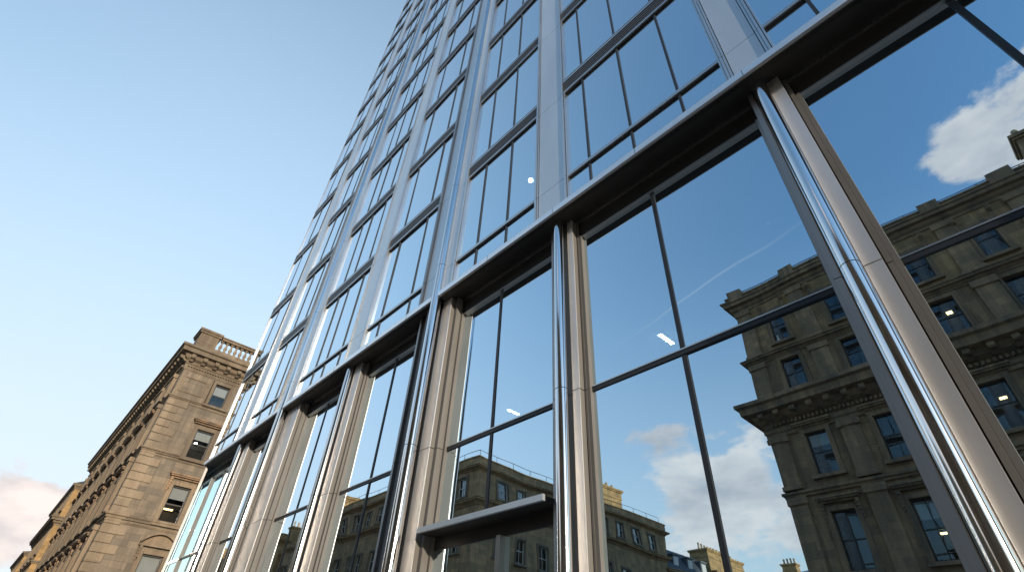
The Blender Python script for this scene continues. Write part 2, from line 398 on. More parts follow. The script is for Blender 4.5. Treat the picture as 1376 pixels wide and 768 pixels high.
def frame_ring(mb, x0, x1, z0, z1, t, y0, y1):
    mb.box(x0, x0+t, y0, y1, z0, z1); mb.box(x1-t, x1, y0, y1, z0, z1)
    mb.box(x0+t, x1-t, y0, y1, z1-t, z1); mb.box(x0+t, x1-t, y0, y1, z0, z0+t)
def upper_unit(mbs, bay, k):
    """storey k of a bay: frame+mullions, panes, and the louvred spandrel above"""
    fr, pn, sp = mbs; x0, x1 = X(bay[0])+.006, X(bay[1])-.006
    zb = Z(1.50) if k == 0 else Z(L0+PITCH*(k-1)+BAND); zt = Z(L0+PITCH*k)
    zs = [zb, zt]
    fr.mat('trim')
    fr.box(x0, x0+.028, -.02, .12, zb, zt); fr.box(x1-.028, x1, -.02, .12, zb, zt)
    fr.mat('darktrim').box(x0+.028, x1-.028, .02, .12, zt-.035, zt)  # dark strip drawn as the shadow line under the window head
    if k == 0:
        zc = Z(1.655); fr.mat('trim').box(x0+.028, x1-.028, -.018, .12, zc+.008, zc+.045); fr.box(x0+.028, x1-.028, -.018, .12, zc-.04, zc-.0); fr.mat('darktrim').box(x0+.028, x1-.028, .01, .12, zc+.001, zc+.007); fr.box(x0+.028, x1-.028, .02, .12, zc-.075, zc-.043)  # lowest dark strip is a painted shadow line under the transom
        segs = [(zb, zc-.075), (zc+.045, zt-.035)]
    else:
        fr.mat('trim').box(x0+.028, x1-.028, -.03, .12, zb, zb+.03); segs = [(zb+.03, zt-.035)]
    xs = [x0+.028]+[X(m) for m in bay[2]]+[x1-.028]
    for m in xs[1:-1]:
        for a, b in segs: fr.mat('darktrim').box(m-.024, m+.024, .02, .1, a, b)
    for a, b in segs:
        for i in range(len(xs)-1):
            l = xs[i]+(.024 if i else 0); r = xs[i+1]-(.024 if i < len(xs)-2 else 0)
            e = [random.uniform(-.003, .003) for _ in range(2)]
            y = lambda x, z: .045+e[0]*(x-l)+e[1]*(z-a)
            pn.poly([(l, y(l, a), a), (r, y(r, a), a), (r, y(r, b), b), (l, y(l, b), b)])
    h = S*BAND-.03
    sp.mat('trim').box(x0, x1, -.02, .12, zt+.003, zt+.06)
    sp.mat('louvre').box(x0, x1, .01, .14, zt+.063, zt+h-.06)
    for q in range(4): sp.box(x0+.004, x1-.004, -.012, .009, zt+.10+q*(h-.13)/4.4, zt+.10+q*(h-.13)/4.4+h*.1)
    sp.mat('trim').box(x0, x1, -.022, .12, zt+h-.057, zt+S*BAND-.003)
rest = (MB(), MB(), MB())
for b, nv in zip(bays, vis_floors):
    for k in range(TOP_FLOORS):
        if k < nv:
            u = (MB(), MB(), MB()); upper_unit(u, b, k)
            w = u[0].build('window', None, tower); u[1].build('pane', 'glass_up', w); u[2].build('spandrel', None, w)
        else: upper_unit(rest, b, k)
w = rest[0].build('upper_windows', None, tower); w['kind'] = 'stuff'; o = rest[1].build('pane', 'glass_up', w); o['kind'] = 'stuff'; o = rest[2].build('spandrel', None, w); o['kind'] = 'stuff'

ZT = Z(RISE_TOP); ZL = Z(1.505)
def joints(): return [Z(1.655)]+[Z(L0+PITCH*k-.012) for k in range(TOP_FLOORS)]
def stacked(mb, x0, x1, y0, y1, z0, z1, cuts, gap=.012):
    zs = [z0]+[c for c in cuts if z0+.1 < c < z1-.1]+[z1]
    for a, b in zip(zs, zs[1:]): mb.box(x0, x1, y0, y1, a+(gap/2 if a != z0 else 0), b-(gap/2 if b != z1 else 0))
for a, b in flat_piers:
    m = MB(); x0, x1 = X(a), X(b)
    m.mat('panel'); stacked(m, x0+.105, x1-.105, -.012, .10, ZL, ZT, joints())
    m.mat('seam').box(x0+.02, x1-.02, .1, .14, ZL, ZT)
    p = m.build('pier', None, tower)
    t = MB(); stacked(t, x0+.006, x0+.048, -.05, .1, ZL, ZT, joints()); stacked(t, x0+.056, x0+.092, -.025, .1, ZL, ZT, joints())
    stacked(t, x1-.048, x1-.006, -.05, .1, ZL, ZT, joints()); stacked(t, x1-.092, x1-.056, -.025, .1, ZL, ZT, joints())
    t.build('pier_trim', 'trim', p)
def tube_stack(cx, cy, r, z0, z1, cuts, parent, name='column'):
    m = MB(); zs = [z0]+[c for c in cuts if z0+.15 < c < z1-.15]+[z1]
    for a, b in zip(zs, zs[1:]): m.tube(cx, cy, r, a+.006, b-.006, 28)
    c = m.build(name, 'polish', parent)
    s = MB(); s.tube(cx, cy, r-.006, z0+.01, z1-.01, 20)
    for q in zs[1:-1]: s.tube(cx, cy, r+.0015, q-.004, q+.004, 28)
    s.build('column_joint', 'seam', c); return c
for a, b, c in tube_piers:
    m = MB(); x0, x1 = X(a), X(b)
    m.mat('panel'); stacked(m, x0+.11, x1-.11, -.006, .10, ZL, ZT, joints()); m.mat('seam').box(x0+.02, x1-.02, .1, .14, ZL, ZT)
    p = m.build('pier', None, tower)
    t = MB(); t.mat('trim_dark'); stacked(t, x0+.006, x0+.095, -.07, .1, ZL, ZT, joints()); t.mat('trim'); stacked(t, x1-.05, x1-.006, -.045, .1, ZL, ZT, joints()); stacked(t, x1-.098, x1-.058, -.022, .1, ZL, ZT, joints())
    t.build('pier_trim', 'trim', p)
    tube_stack(X(c), -.03, .13, 0, ZT, [Z(.74)]+[z+.14 for z in joints()], tower)

# canopy ledge in lengths between the round columns
def ledge(x0, x1):
    m = MB(); path = [(x0, .0), (x1, .0)]
    zb, zt = Z(1.472), Z(1.497)
    m.mat('nose').sweep(path, [(-.12, zb-.028), (.075, zb-.028), (.10, zb-.008), (.106, zb+.03), (.106, zt), (.095, zt+.025), (.06, zt+.04), (-.12, zt+.05)])
    m.mat('soffit').sweep(path, [(-.14, zb-.035), (-.03, zb-.035), (.03, zb-.048), (.05, zb-.05), (.05, zb-.031), (-.14, zb-.031)])
    m.mat('soffit').box(x0, x1, .145, Y(REC)-.004, zb-.004, zb+.06)
    m.mat('trim').box(x0, x1, Y(REC)-.075, Y(REC)-.03, zb-.045, zb-.006)
    xs = x0+1.9
    m.mat('seam')
    while xs < x1-.5: m.box(xs-.004, xs+.004, -.1075, -.05, zb+.0, zt+.01); m.box(xs-.005, xs+.005, .15, Y(REC)-.08, zb-.0055, zb+.01); xs += 2.05
    return m.build('canopy_ledge', None, tower)
cuts = [E0-.02]+[v for c in sorted(t[2] for t in tube_piers) for v in (c-.028, c+.028)]+[E1]
for i in range(0, len(cuts), 2): ledge(X(cuts[i]), X(cuts[i+1]))

# lobby storey: glass set back, piers with boxes and slender polished tubes
GL = Y(REC); zTop = Z(1.386); zS = Z(1.472)
lobby = [(-5.2, -4.58, (-4.9,), None), (-4.245, -3.75, (-4.0,), None), (-3.288, -2.69, (-2.99,), None), (-2.488, -1.90, (-2.19,), None), (-1.61, -1.0, (-1.335,), .415), (-.875, -.154, (-.55,), None), (-.045, .58, (.325,), None), (.90, 1.36, (1.13,), None)]
for x0, x1, mull, sillz in lobby:
    x0, x1 = X(x0), X(x1); zt = Z(.734)
    fr = MB(); fr.mat('jamb')
    fr.box(x0, x0+.06, GL-.08, GL+.06, 0, zTop); fr.box(x1-.06, x1, GL-.08, GL+.06, 0, zTop)
    fr.mat('trim_mid').box(x1-.055, x1-.003, GL-.088, GL-.081, 0, zTop)
    fr.mat('soffit').box(x0, x1, GL-.03, GL+.06, zTop, zS-.006)
    fr.mat('trim').box(x0+.06, x1-.06, GL-.06, GL+.06, zTop-.03, zTop-.004)
    fr.mat('darktrim').box(x0+.06, x1-.06, GL-.03, GL+.06, zt-.05, zt+.045); fr.mat('trim').box(x0+.06, x1-.06, GL-.04, GL-.032, zt+.02, zt+.04)
    fr.mat('trim').box(x0+.06, x1-.06, GL-.06, GL+.06, 0, .18)
    xs = [x0+.06]+[X(v) for v in mull]+[x1-.06]
    segs = [(.18, zt-.05), (zt+.045, zTop-.03)]
    if sillz:
        zl = Z(sillz); segs = [(.18, zl-.22), (zl+.09, zt-.05), (zt+.045, zTop-.03)]
    for m_ in xs[1:-1]:
        for i, (a, b) in enumerate(segs):
            if sillz and i == 0:
                fr.mat('trim').box(m_+.46-.05, m_+.46+.05, GL-.1, GL+.06, a, b); continue
            fr.mat('darktrim').box(m_-.035, m_+.035, GL-.018, GL+.06, a, b)
    if sillz:
        fr.mat('soffit').box(x0+.06, x1-.06, GL-.02, GL+.06, zl-.22, zl+.06)
    w = fr.build('lobby_window', None, tower)
    pn = MB()
    for k, (a, b) in enumerate(segs):
        xq = [xs[0], xs[1]+.46, xs[2]] if (sillz and k == 0) else xs
        for i in range(len(xq)-1):
            l, r = xq[i]+.035*(i > 0), xq[i+1]-.035*(i < len(xq)-2)
            e = [random.uniform(-.002, .002) for _ in range(2)]
            y = lambda x, z: GL+e[0]*(x-l)+e[1]*(z-a)
            pn.poly([(l, y(l, a), a), (r, y(r, a), a), (r, y(r, b), b), (l, y(l, b), b)])
    pn.build('pane', 'glass_low', w)
    if sillz:
        s = MB(); s.mat('soffit').box(x0+.03, x1+.02, .14, GL-.02, Z(sillz)-.004, Z(sillz)+.07)
        s.mat('panel').box(x0+.03, x1+.02, .085, .139, Z(sillz)-.004, Z(sillz)+.085); s.build('door_canopy', None, w)

def low_pier(gl, gr, tc, ty, tr, bx0, bx1, by, name='lobby_pier', tube=True):
    """gl, gr: glass edges left and right; box between; slender tube in front"""
    m = MB(); gl, gr, bx0, bx1, by = X(gl), X(gr), X(bx0), X(bx1), Y(by); zj = Z(.73)
    m.mat('seam').box(gl+.004, gr-.004, GL-.05, GL+.1, 0, zS-.006)
    m.mat('steel'); stacked(m, bx0, bx1, by, by+.02, 0, zS-.008, [zj], .014)
    m.mat('jamb'); stacked(m, bx0+.004, bx1-.004, by+.021, GL-.05, 0, zS-.008, [zj], .014)
    p = m.build('lobby_pier', None, tower)
    t = MB(); t.mat('jamb')
    stacked(t, bx1+.012, gr-.004, by+.12, GL-.06, 0, zS-.008, [zj]); stacked(t, gl+.004, gl+.085, by+.02, GL-.06, 0, zS-.008, [zj])
    stacked(t, gl+.10, bx0-.02, by+.08, GL-.06, 0, zS-.008, [zj])
    t.mat('trim_mid'); stacked(t, gl+.006, gl+.083, by+.012, by+.019, 0, zS-.008, [zj])
    t.build('pier_trim', None, p)
    if tube: tube_stack(X(tc), Y(ty), Y(tr), 0, zS-.008, [zj], tower)
low_pier(-.154, -.045, -.112, .036, .0195, -.093, -.0585, .055)
low_pier(-1.0, -.875, -.935, .034, .0205, -.912, -.885, .06)
low_pier(-2.69, -2.488, -2.615, .032, .0205, -2.59, -2.508, .05)
low_pier(-4.58, -4.245, -4.40, .032, .0205, -4.37, -4.258, .05)
low_pier(1.36, 1.6, 1.45, .034, .0205, 1.48, 1.56, .05)
for a, b, c in ((-1.90, -1.61, -1.703), (-3.75, -3.288, -3.53), (.58, .90, .72)):
    low_pier(a, b, 0, 0, 0, c+.006, b-.02, .034, tube=False)
    m = MB(); stacked(m, X(c)-.50, X(c)-.18, .05, .30, 0, zS-.008, [Z(.72)]); m.build('side_fin', 'jamb', tower, bevel=.02)

# tower body: slabs, partition core, returns and roof
b = MB(); xl, xr = X(E0), X(E1); yb = 22.
for k in range(TOP_FLOORS):
    z = Z(L0+PITCH*k)
    b.mat('ceil').box(xl+.1, xr-.1, .16, 9, z+.06, z+.1); b.mat('carpet').box(xl+.1, xr-.1, .16, 9, z+.1, z+.55)
b.mat('ceil').box(xl+.1, xr-.1, GL+.12, 9, zS+.05, zS+.09); b.mat('carpet').box(xl+.1, xr-.1, .16, 9, zS+.09, zS+.2)
b.build('floor_slab', None, tower)
b = MB(); b.mat('wallin').box(xl+.1, xr-.1, 9, 9.2, 0, ZT-.3)
for q in (-22., -14.5, -9., -3.): b.box(q, q+.15, 3.2, 9, .02, ZT-.4)
b.build('core_wall', None, tower)
b = MB(); b.mat('glass_up'); b.poly([(xl, .12, .2), (xl, yb, .2), (xl, yb, ZT), (xl, .12, ZT)]); b.build('side_glazing', None, tower)
b = MB(); b.mat('trim')
for k in range(TOP_FLOORS): b.box(xl-.03, xl+.03, .0, yb, Z(L0+PITCH*k), Z(L0+PITCH*k+BAND))
for y in (0.06, 4, 8, 12, 16, 20, 21.9): b.box(xl-.02, xl+.05, y-.05, y+.05, 0, ZT)
b.build('side_frame', None, tower)
b = MB(); b.mat('panel').box(xl, xr, yb, yb+.3, 0, ZT); b.box(xr, xr+.3, -.05, yb+.3, 0, ZT); b.mat('trim').box(xl, xr+.3, -.08, .14, ZT, ZT+.9); b.box(xl, xl+.25, .14, yb, ZT, ZT+.9)
b.mat('lead').box(xl+.25, xr+.3, .14, yb+.3, ZT-.1, ZT+.2)
b.build('rear_wall', None, tower)

# lamps seen through the glass
def lamp_bar(x, y, z, dx, dy, label, r=.06):
    t = thing('ceiling_light', label, 'ceiling light', (x, y, z), 'lit ceiling lights seen through glass')
    d = Vector((dx, dy, 0)); n = Vector((-dy, dx, 0)).normalized()*r; up = Vector((0, 0, .07)); c = Vector((x, y, z))
    h = MB(); q = [c-d-n, c+d-n, c+d+n, c-d+n]
    h.mesh(q+[p+up for p in q], [(0, 1, 2, 3), (4, 7, 6, 5), (0, 4, 5, 1), (1, 5, 6, 2), (2, 6, 7, 3), (3, 7, 4, 0)]); h.build('housing', 'white', t)
    l = MB(); q = [p-up*.4+(c-p)*.06 for p in q]; e = [p+up*.36 for p in q]
    l.mesh(q+e, [(0, 1, 2, 3), (0, 4, 5, 1), (1, 5, 6, 2), (2, 6, 7, 3), (3, 7, 4, 0)]); l.build('diffuser', 'lamp_cool', t); return t
def lamp_round(x, y, z, label, mat='lamp_cool', r=.12, drop=.5, group='lit ceiling lights seen through glass'):
    t = thing('pendant_light', label, 'pendant light', (x, y, z), group)
    m = MB(); m.rod((x, y, z+drop), (x, y, z+.1), .008); m.build('cord', 'iron', t)
    m = MB(); m.lathe(x, y, [(.03, z+r*1.3), (r*.8, z+r*.7), (r, z), (r*.98, z-.01)], 14); m.build('shade', 'white', t)
    m = MB(); m.lathe(x, y, [(r*.85, z-.005), (r*.9, z-.06), (r*.5, z-.12), (.01, z-.14)], 14); m.build('bulb', mat, t); return t
def at(vx, vz, k): return X(vx)*k, S*k-S, 1.6+S*vz*k
x, y, z = at(-.540, .723, 2.03); lamp_bar(x, y, z, .0, .34, 'slanting bright strip light behind the big lobby pane above the reflected clouds')
x, y, z = at(-1.113, .702, 2.05); lamp_bar(x, y, z, .0, .27, 'small bright strip light in the pane just above the steel door canopy')
x, y, z = at(-1.068, 1.829, 1.22); lamp_round(x, y, z, 'round bright lamp in the upper window beside the flat grey pier', r=.09)
x, y, z = at(-2.217, .952, 1.6); lamp_round(x, y, z, 'faint small lamp in the tall lobby pane left of the widest pier', r=.05)

# ================================================================ STONE CORNER BUILDING NEXT TO THE TOWER
K = 36.
def cy(v): return K*v-5.2
def cz(v): return K*v+1.6
cx0, cx1, cyf, cyb = -69.6, -36., cy(.0925), 14.
stoneb = thing('corner_building', 'honey sandstone corner building with a balustraded roof beside the glass tower', 'building', (-52, 6, 0))
fF = Face((cx0, cyf), (cx1, cyf)); fE = Face((cx1, cyf), (cx1, cyb))
def ew(y0, y1, z0, z1): return dict(u0=cy(y0)-cyf, u1=cy(y1)-cyf, z0=cz(z0), z1=cz(z1))
endw = [ew(.1525, .178, .3814, .4224), ew(.1555, .1835, .2855, .336), ew(.158, .1855, .1837, .241), ew(.159, .188, .085, .140)]
kinds = [(.42, None), (.3, 'flat'), (.32, 'console'), (.45, 'pediment')]
more = []
for q in (1, 2, 3):
    for w_ in endw: more.append(dict(u0=w_['u0']+3.6*q, u1=w_['u1']+3.6*q, z0=w_['z0'], z1=w_['z1']))
ztop = cz(.437)
NB = 11; bw = (cx1-cx0-1.6)/NB
fw = []
for i in range(NB):
    uc = 33.6-1.5-bw*(i+.5)+.2
    for z0, z1, wd in ((cz(.386), cz(.42), 1.15), (cz(.290), cz(.345), 1.35), (cz(.188), cz(.245), 1.35), (cz(.085), cz(.145), 1.4)): fw.append(dict(u0=uc-wd/2, u1=uc+wd/2, z0=z0, z1=z1))
wall = MB(); pane_wall(wall, fE, 0, ztop, endw+more, 'stone_pale'); pane_wall(wall, fF, 0, ztop, fw, 'stone_pale')
wall.mat('stone_pale'); wall.poly([(cx1, cyb, 0), (cx0, cyb, 0), (cx0, cyb, ztop), (cx1, cyb, ztop)]); wall.poly([(cx0, cyb, 0), (cx0, cyf, 0), (cx0, cyf, ztop), (cx0, cyb, ztop)])
wall.mat('lead').poly([(cx0, cyf, ztop+1), (cx1, cyf, ztop+1), (cx1, cyb, ztop+1), (cx0, cyb, ztop+1)])
wall.build('wall', None, stoneb)
for w_, (bl, hd) in zip(endw, kinds): sash_window(stoneb, fE, w_, blind=bl, hood=hd, sw=.24)
for i, w_ in enumerate(more): sash_window(stoneb, fE, w_, blind=(.3 if i % 3 == 0 else 0), hood=kinds[i % 4][1], sw=.24)
for i, w_ in enumerate(fw): sash_window(stoneb, fF, w_, blind=(.35 if i % 3 == 1 else 0), hood=(None, 'flat', 'console', 'console')[i % 4], sw=.26, sd=.16)
path = [(cx0, cyf), (cx1, cyf), (cx1, cyb)]
cornice(stoneb, path, cz(.442), cz(.4695)-cz(.442), .8, 'stone_trim')
m = MB(); m.sweep(path, [(-.05, cz(.430)), (.04, cz(.430)), (.08, cz(.434)), (.08, cz(.4395)), (.16, cz(.4415)), (-.05, cz(.4415))]); m.build('architrave', 'stone_trim', stoneb)
brackets(stoneb, fE, .12, fE.len-.1, .72, cz(.4445), .42, .05, .52, .24, 'stone_trim', dent=(cz(.4355), .12, .2, .085))
brackets(stoneb, fF, .1, fF.len-.1, .72, cz(.4445), .42, .05, .52, .24, 'stone_trim', dent=(cz(.4355), .12, .2, .085))
for v, h, o_ in ((.376, .16, .12), (.371, .08, .05), (.2815, .2, .16), (.2765, .1, .06), (.179, .3, .2), (.1735, .12, .07)): belt(stoneb, path, cz(v), h, o_, 'stone_trim')
# parapet: plinth, corner pedestal, balustrade
m = MB(); m.sweep([(cx0, cyf), (cx1-.0, cyf), (cx1, cyb)], [(-.5, cz(.4700)), (.16, cz(.4700)), (.16, cz(.474)), (.08, cz(.476)), (.08, cz(.4845)), (-.5, cz(.4845))]); m.build('parapet_plinth', 'stone_trim', stoneb)
m = MB(); yA, yB = cyf-.08, cy(.1235)
m.box(cx1-1.5, cx1+.06, yA+.0, yB, cz(.4850), cz(.5075)); m.box(cx1-1.58, cx1+.14, yA-.1, yB+.1, cz(.5078), cz(.5115)); m.box(cx1-1.64, cx1+.2, yA-.17, yB+.16, cz(.5118), cz(.5165))
m.box(cx1+.055, cx1+.085, yA+.2, yB-.2, cz(.489), cz(.504))
m.build('pedestal', 'stone_trim', stoneb, bevel=.02)
m = MB(); y2 = cyb-.5
m.box(cx1-.36, cx1+.1, yB+.17, y2, cz(.5075), cz(.5115)); m.box(cx1-.42, cx1+.16, yB+.17, y2, cz(.5117), cz(.514)); m.build('balustrade_rail', 'stone_trim', stoneb, bevel=.015)
yy = yB+.28; n = 0
while yy < y2:
    bm_ = MB()
    if n % 9 == 8: bm_.box(cx1-.32, cx1+.06, yy-.16, yy+.16, cz(.4848), cz(.5073)); bm_.build('balustrade_post', 'stone_trim', stoneb)
    else:
        z0 = cz(.4848); hh = cz(.5073)-z0
        bm_.box(cx1-.24, cx1-.02, yy-.11, yy+.11, z0, z0+hh*.12)
        bm_.lathe(cx1-.13, yy, [(.075, z0+hh*.12), (.05, z0+hh*.2), (.11, z0+hh*.36), (.115, z0+hh*.45), (.06, z0+hh*.68), (.05, z0+hh*.8), (.08, z0+hh*.86), (.08, z0+hh*.9)], 10)
        bm_.box(cx1-.24, cx1-.02, yy-.11, yy+.11, z0+hh*.9, z0+hh*1.0); bm_.build('baluster', 'stone_trim', stoneb)
    yy += .335; n += 1
# quoins at the street corner, pilaster strips on the street face, sunk panel beside the top window
m = MB(); z = .4
while z < cz(.369):
    big = int(z/.46) % 2
    for q in range(2):
        lw = 1.15 if (big+q) % 2 else .72
        m.box(.005, lw, -.03, .055, z+q*.46, z+q*.46+.42, fE)
    m.box(fF.len-(.5 if big else .8), fF.len+.03, -.03, .035, z, z+.43, fF); m.box(fF.len-(.8 if big else .5), fF.len+.03, -.03, .035, z+.46, z+.89, fF)
    z += .92
m.build('quoins', 'quoin', stoneb, bevel=.02)
m = MB(); pu0, pu1, pz0, pz1 = cy(.0987)-cyf, cy(.1395)-cyf, cz(.3895), cz(.4195)
for a, b_, c, d in ((pu0, pu1, pz1-.1, pz1), (pu0, pu1, pz0, pz0+.1), (pu0, pu0+.1, pz0+.1, pz1-.1), (pu1-.1, pu1, pz0+.1, pz1-.1)): m.box(a, b_, -.03, .05, c, d, fE)
m.box(.05, .2, -.03, .06, cz(.380), cz(.4285), fE); m.box(pu1+.12, pu1+.3, -.03, .07, cz(.380), cz(.4285), fE)
m.build('wall_panel', 'stone_trim', stoneb, bevel=.015)
for i in range(NB+1):
    m = MB(); uc = 33.6-1.5-bw*i+.2
    for z0, z1 in ((cz(.382), cz(.428)), (cz(.288), cz(.368)), (cz(.19), cz(.274)), (0.4, cz(.171))):
        m.box(uc-.24, uc+.24, -.03, .2, z0, z1, fF); m.box(uc-.32, uc+.32, -.03, .27, z1-.25, z1+.003, fF)
    m.build('pilaster', 'stone_trim', stoneb)
# lamps inside two of its windows
def room_lamp(f, u, z, label, mat='lamp_warm', w=.3):
    t = thing('room_light', label, 'room light', f(u, -.6, z), 'lit room lights in old windows')
    m = MB(); m.box(u-w/2, u+w/2, -.68, -.5, z, z+.05, f); m.build('diffuser', mat, t)
    m = MB(); m.box(u-w/2-.02, u+w/2+.02, -.7, -.48, z+.054, z+.09, f); m.build('housing', 'sash', t); return t
room_lamp(fE, endw[1]['u0']+.33, endw[1]['z0']+1.12, 'small white lamp in the stone end wall window below the top one', 'lamp_cool', .14)
room_lamp(fE, endw[2]['u0']+.36, endw[2]['z0']+.85, 'warm strip lamp in the stone end wall window under the bracketed hood', 'lamp_warm', .5)

# ================================================================ HOUSES FURTHER LEFT ALONG THE STREET
hF = thing('stone_house', 'golden stone house with a stepped cornice just beyond the corner building', 'house', (-80, 6, 0))
fa = Face((-90, -2.5), (-71, -2.5)); fb = Face((-71, -2.5), (-71, 12))
wf = [w_ for z0, z1 in ((14.2, 15.8), (10.2, 12.2), (6.4, 8.6)) for w_ in wrow([2.2+3.2*i for i in range(6)], 1.1, z0, z1)]
m = MB(); pane_wall(m, fa, 0, 16.6, wf, 'stone_gold'); m.mat('stone_gold').poly([fb(0, 0, 0), fb(fb.len, 0, 0), fb(fb.len, 0, 16.6), fb(0, 0, 16.6)])
m.poly([(-71, 12, 0), (-90, 12, 0), (-90, 12, 16.6), (-71, 12, 16.6)]); m.poly([(-90, 12, 0), (-90, -2.5, 0), (-90, -2.5, 16.6), (-90, 12, 16.6)]); m.build('wall', None, hF)
for w_ in wf: sash_window(hF, fa, w_, simple_=True, sw=.18)
pth = [(-90, -2.5), (-71, -2.5), (-71, 12)]
cornice(hF, pth, 12.7, .75, .6, 'stone_trim'); cornice(hF, pth, 16.2, .5, .35, 'stone_trim'); belt(hF, pth, 9.3, .3, .2, 'stone_trim')
m = MB(); m.mesh([(-90.2, -2.7, 16.75), (-70.8, -2.7, 16.75), (-70.8, 12, 16.75), (-90.2, 12, 16.75), (-86, 2.5, 19.3), (-71.6, 1.4, 19.0), (-71.6, 8, 19.0), (-86, 7, 19.3)], [(0, 1, 5, 4), (1, 2, 6, 5), (2, 3, 7, 6), (3, 0, 4, 7), (4, 5, 6, 7)]); m.build('roof', 'slate', hF)
chimney(hF, -72.4, -71.2, -1.9, -.2, 16.7, 18.6, 'stone_gold', 3, 'y')
hG = thing('stone_house', 'small golden stone house farthest down the street', 'house', (-106, 6, 0))
fa = Face((-118, -2.6), (-99, -2.6)); fb = Face((-99, -2.6), (-99, 12))
wf = wrow([2.5+3.5*i for i in range(5)], 1.1, 10, 12)+wrow([2.5+3.5*i for i in range(5)], 1.1, 6, 8)
m = MB(); pane_wall(m, fa, 0, 13.2, wf, 'stone_gold'); m.mat('stone_gold').poly([fb(0, 0, 0), fb(fb.len, 0, 0), fb(fb.len, 0, 13.2), fb(0, 0, 13.2)]); m.poly([(-99, 12, 0), (-118, 12, 0), (-118, 12, 13.2), (-99, 12, 13.2)]); m.build('wall', None, hG)
for w_ in wf: sash_window(hG, fa, w_, simple_=True, sw=.18)
cornice(hG, [(-118, -2.6), (-99, -2.6), (-99, 12)], 13., .5, .4, 'stone_trim')
m = MB(); m.mesh([(-118.3, -2.9, 13.5), (-98.8, -2.9, 13.5), (-98.8, 12, 13.5), (-118.3, 12, 13.5), (-116, 4, 15.2), (-101, 4, 15.2)], [(0, 1, 5, 4), (1, 2, 5), (2, 3, 4, 5), (3, 0, 4)]); m.build('roof', 'slate', hG)
chimney(hG, -100.4, -99.2, -1.9, -.6, 13.4, 14.3, 'stone_gold', 2, 'y')

# ================================================================ ACROSS THE STREET (seen mirrored in the lobby glass)
yA = -19.76
sA = thing('tenement_building', 'tall sooty sandstone corner building mirrored in the right hand lobby panes', 'building', (8, -27, 0))
ax0, ax1, ayb = -9.44, 27., -58.  # unseen rear depth, lengthened to shade the terrace flank across the side street
fA = Face((ax1, yA), (ax0, yA)); fS = Face((ax0, yA), (ax0, ayb))
def ua(x): return ax1-x
cols_ = [-7.27, -4.26, -.38, 2.35, 5.6, 8.7, 11.8, 14.9, 18, 21.1, 24.2]
rows = [(17.25, 19.3, .86), (14.42, 16.1, .98), (10.1, 12.12, .94), (6.2, 8.55, .98), (1.6, 4.3, 1.2)]
wA = [w_ for z0, z1, wd in rows for w_ in wrow([ua(x) for x in cols_], wd, z0, z1)]
wS = [w_ for z0, z1, wd in rows for w_ in wrow([2.6+3.3*i for i in range(11)], wd, z0, z1)]
za = 20.3
m = MB(); nA = len(cols_)
pane_wall(m, fA, 0, 16.4, wA[nA:], 'stone_soot'); pane_wall(m, fS, 0, 16.4, wS[11:], 'stone_soot'); pane_wall(m, fA, 16.4, za, wA[:nA], 'stone_buff'); pane_wall(m, fS, 16.4, za, wS[:11], 'stone_buff')  # warmer attic stone: golden sunlight on the top storey put into its colour
m.mat('stone_soot'); m.poly([(ax1, ayb, 0), (ax1, yA, 0), (ax1, yA, za), (ax1, ayb, za)]); m.poly([(ax0, ayb, 0), (ax1, ayb, 0), (ax1, ayb, za), (ax0, ayb, za)])
m.mat('lead').poly([(ax0, ayb, za+.2), (ax1, ayb, za+.2), (ax1, yA, za+.2), (ax0, yA, za+.2)]); m.build('wall', None, sA)
for i, w_ in enumerate(wA):
    r_ = i//len(cols_)
    sash_window(sA, fA, w_, surround='stone_trimdark', hood=(None, None, 'flat', 'console', None)[r_], sw=.2, sd=.1, bars=1 if r_ == 3 else 0, blind=(.0, .0, .3, .0)[(i*7) % 4] if r_ > 1 else 0)
for i, w_ in enumerate(wS): sash_window(sA, fS, w_, surround='stone_trimdark', simple_=True)
pth = [(ax1, yA), (ax0, yA), (ax0, ayb)]
cornice(sA, pth, 12.72, 1.33, 1.05, 'stone_trimdark'); brackets(sA, fA, .2, fA.len-.1, .8, 13.0, .42, .05, .7, .26, 'stone_trimdark', dent=(12.78, .16, .22, .1))
m = MB(); m.sweep(pth, [(-.05, 12.3), (.1, 12.3), (.1, 12.46), (.16, 12.5), (.16, 12.66), (.22, 12.72), (-.05, 12.72)]); m.build('architrave', 'stone_trimdark', sA)
cornice(sA, pth, 16.35, .38, .38, 'stone_trimdark', name='string_cornice'); belt(sA, pth, 9.35, .28, .2, 'stone_trimdark'); belt(sA, pth, 5.2, .5, .4, 'stone_trimdark')
cornice(sA, pth, 20.15, .75, .5, 'stone_trimdark', name='eaves_cornice')
m = MB(); m.sweep(pth, [(-.5, 20.9), (.2, 20.9), (.2, 21.15), (.26, 21.17), (.26, 21.28), (-.5, 21.28)])
for x in (-9.0, -5.75, -2.3, 1.3, 4.1, 7.1, 10.2, 13.3, 16.4, 19.5, 22.6): m.box(ua(x)-.42, ua(x)+.42, -.4, .42, 20.92, 21.5, fA)
m.build('parapet', 'stone_trimdark', sA)
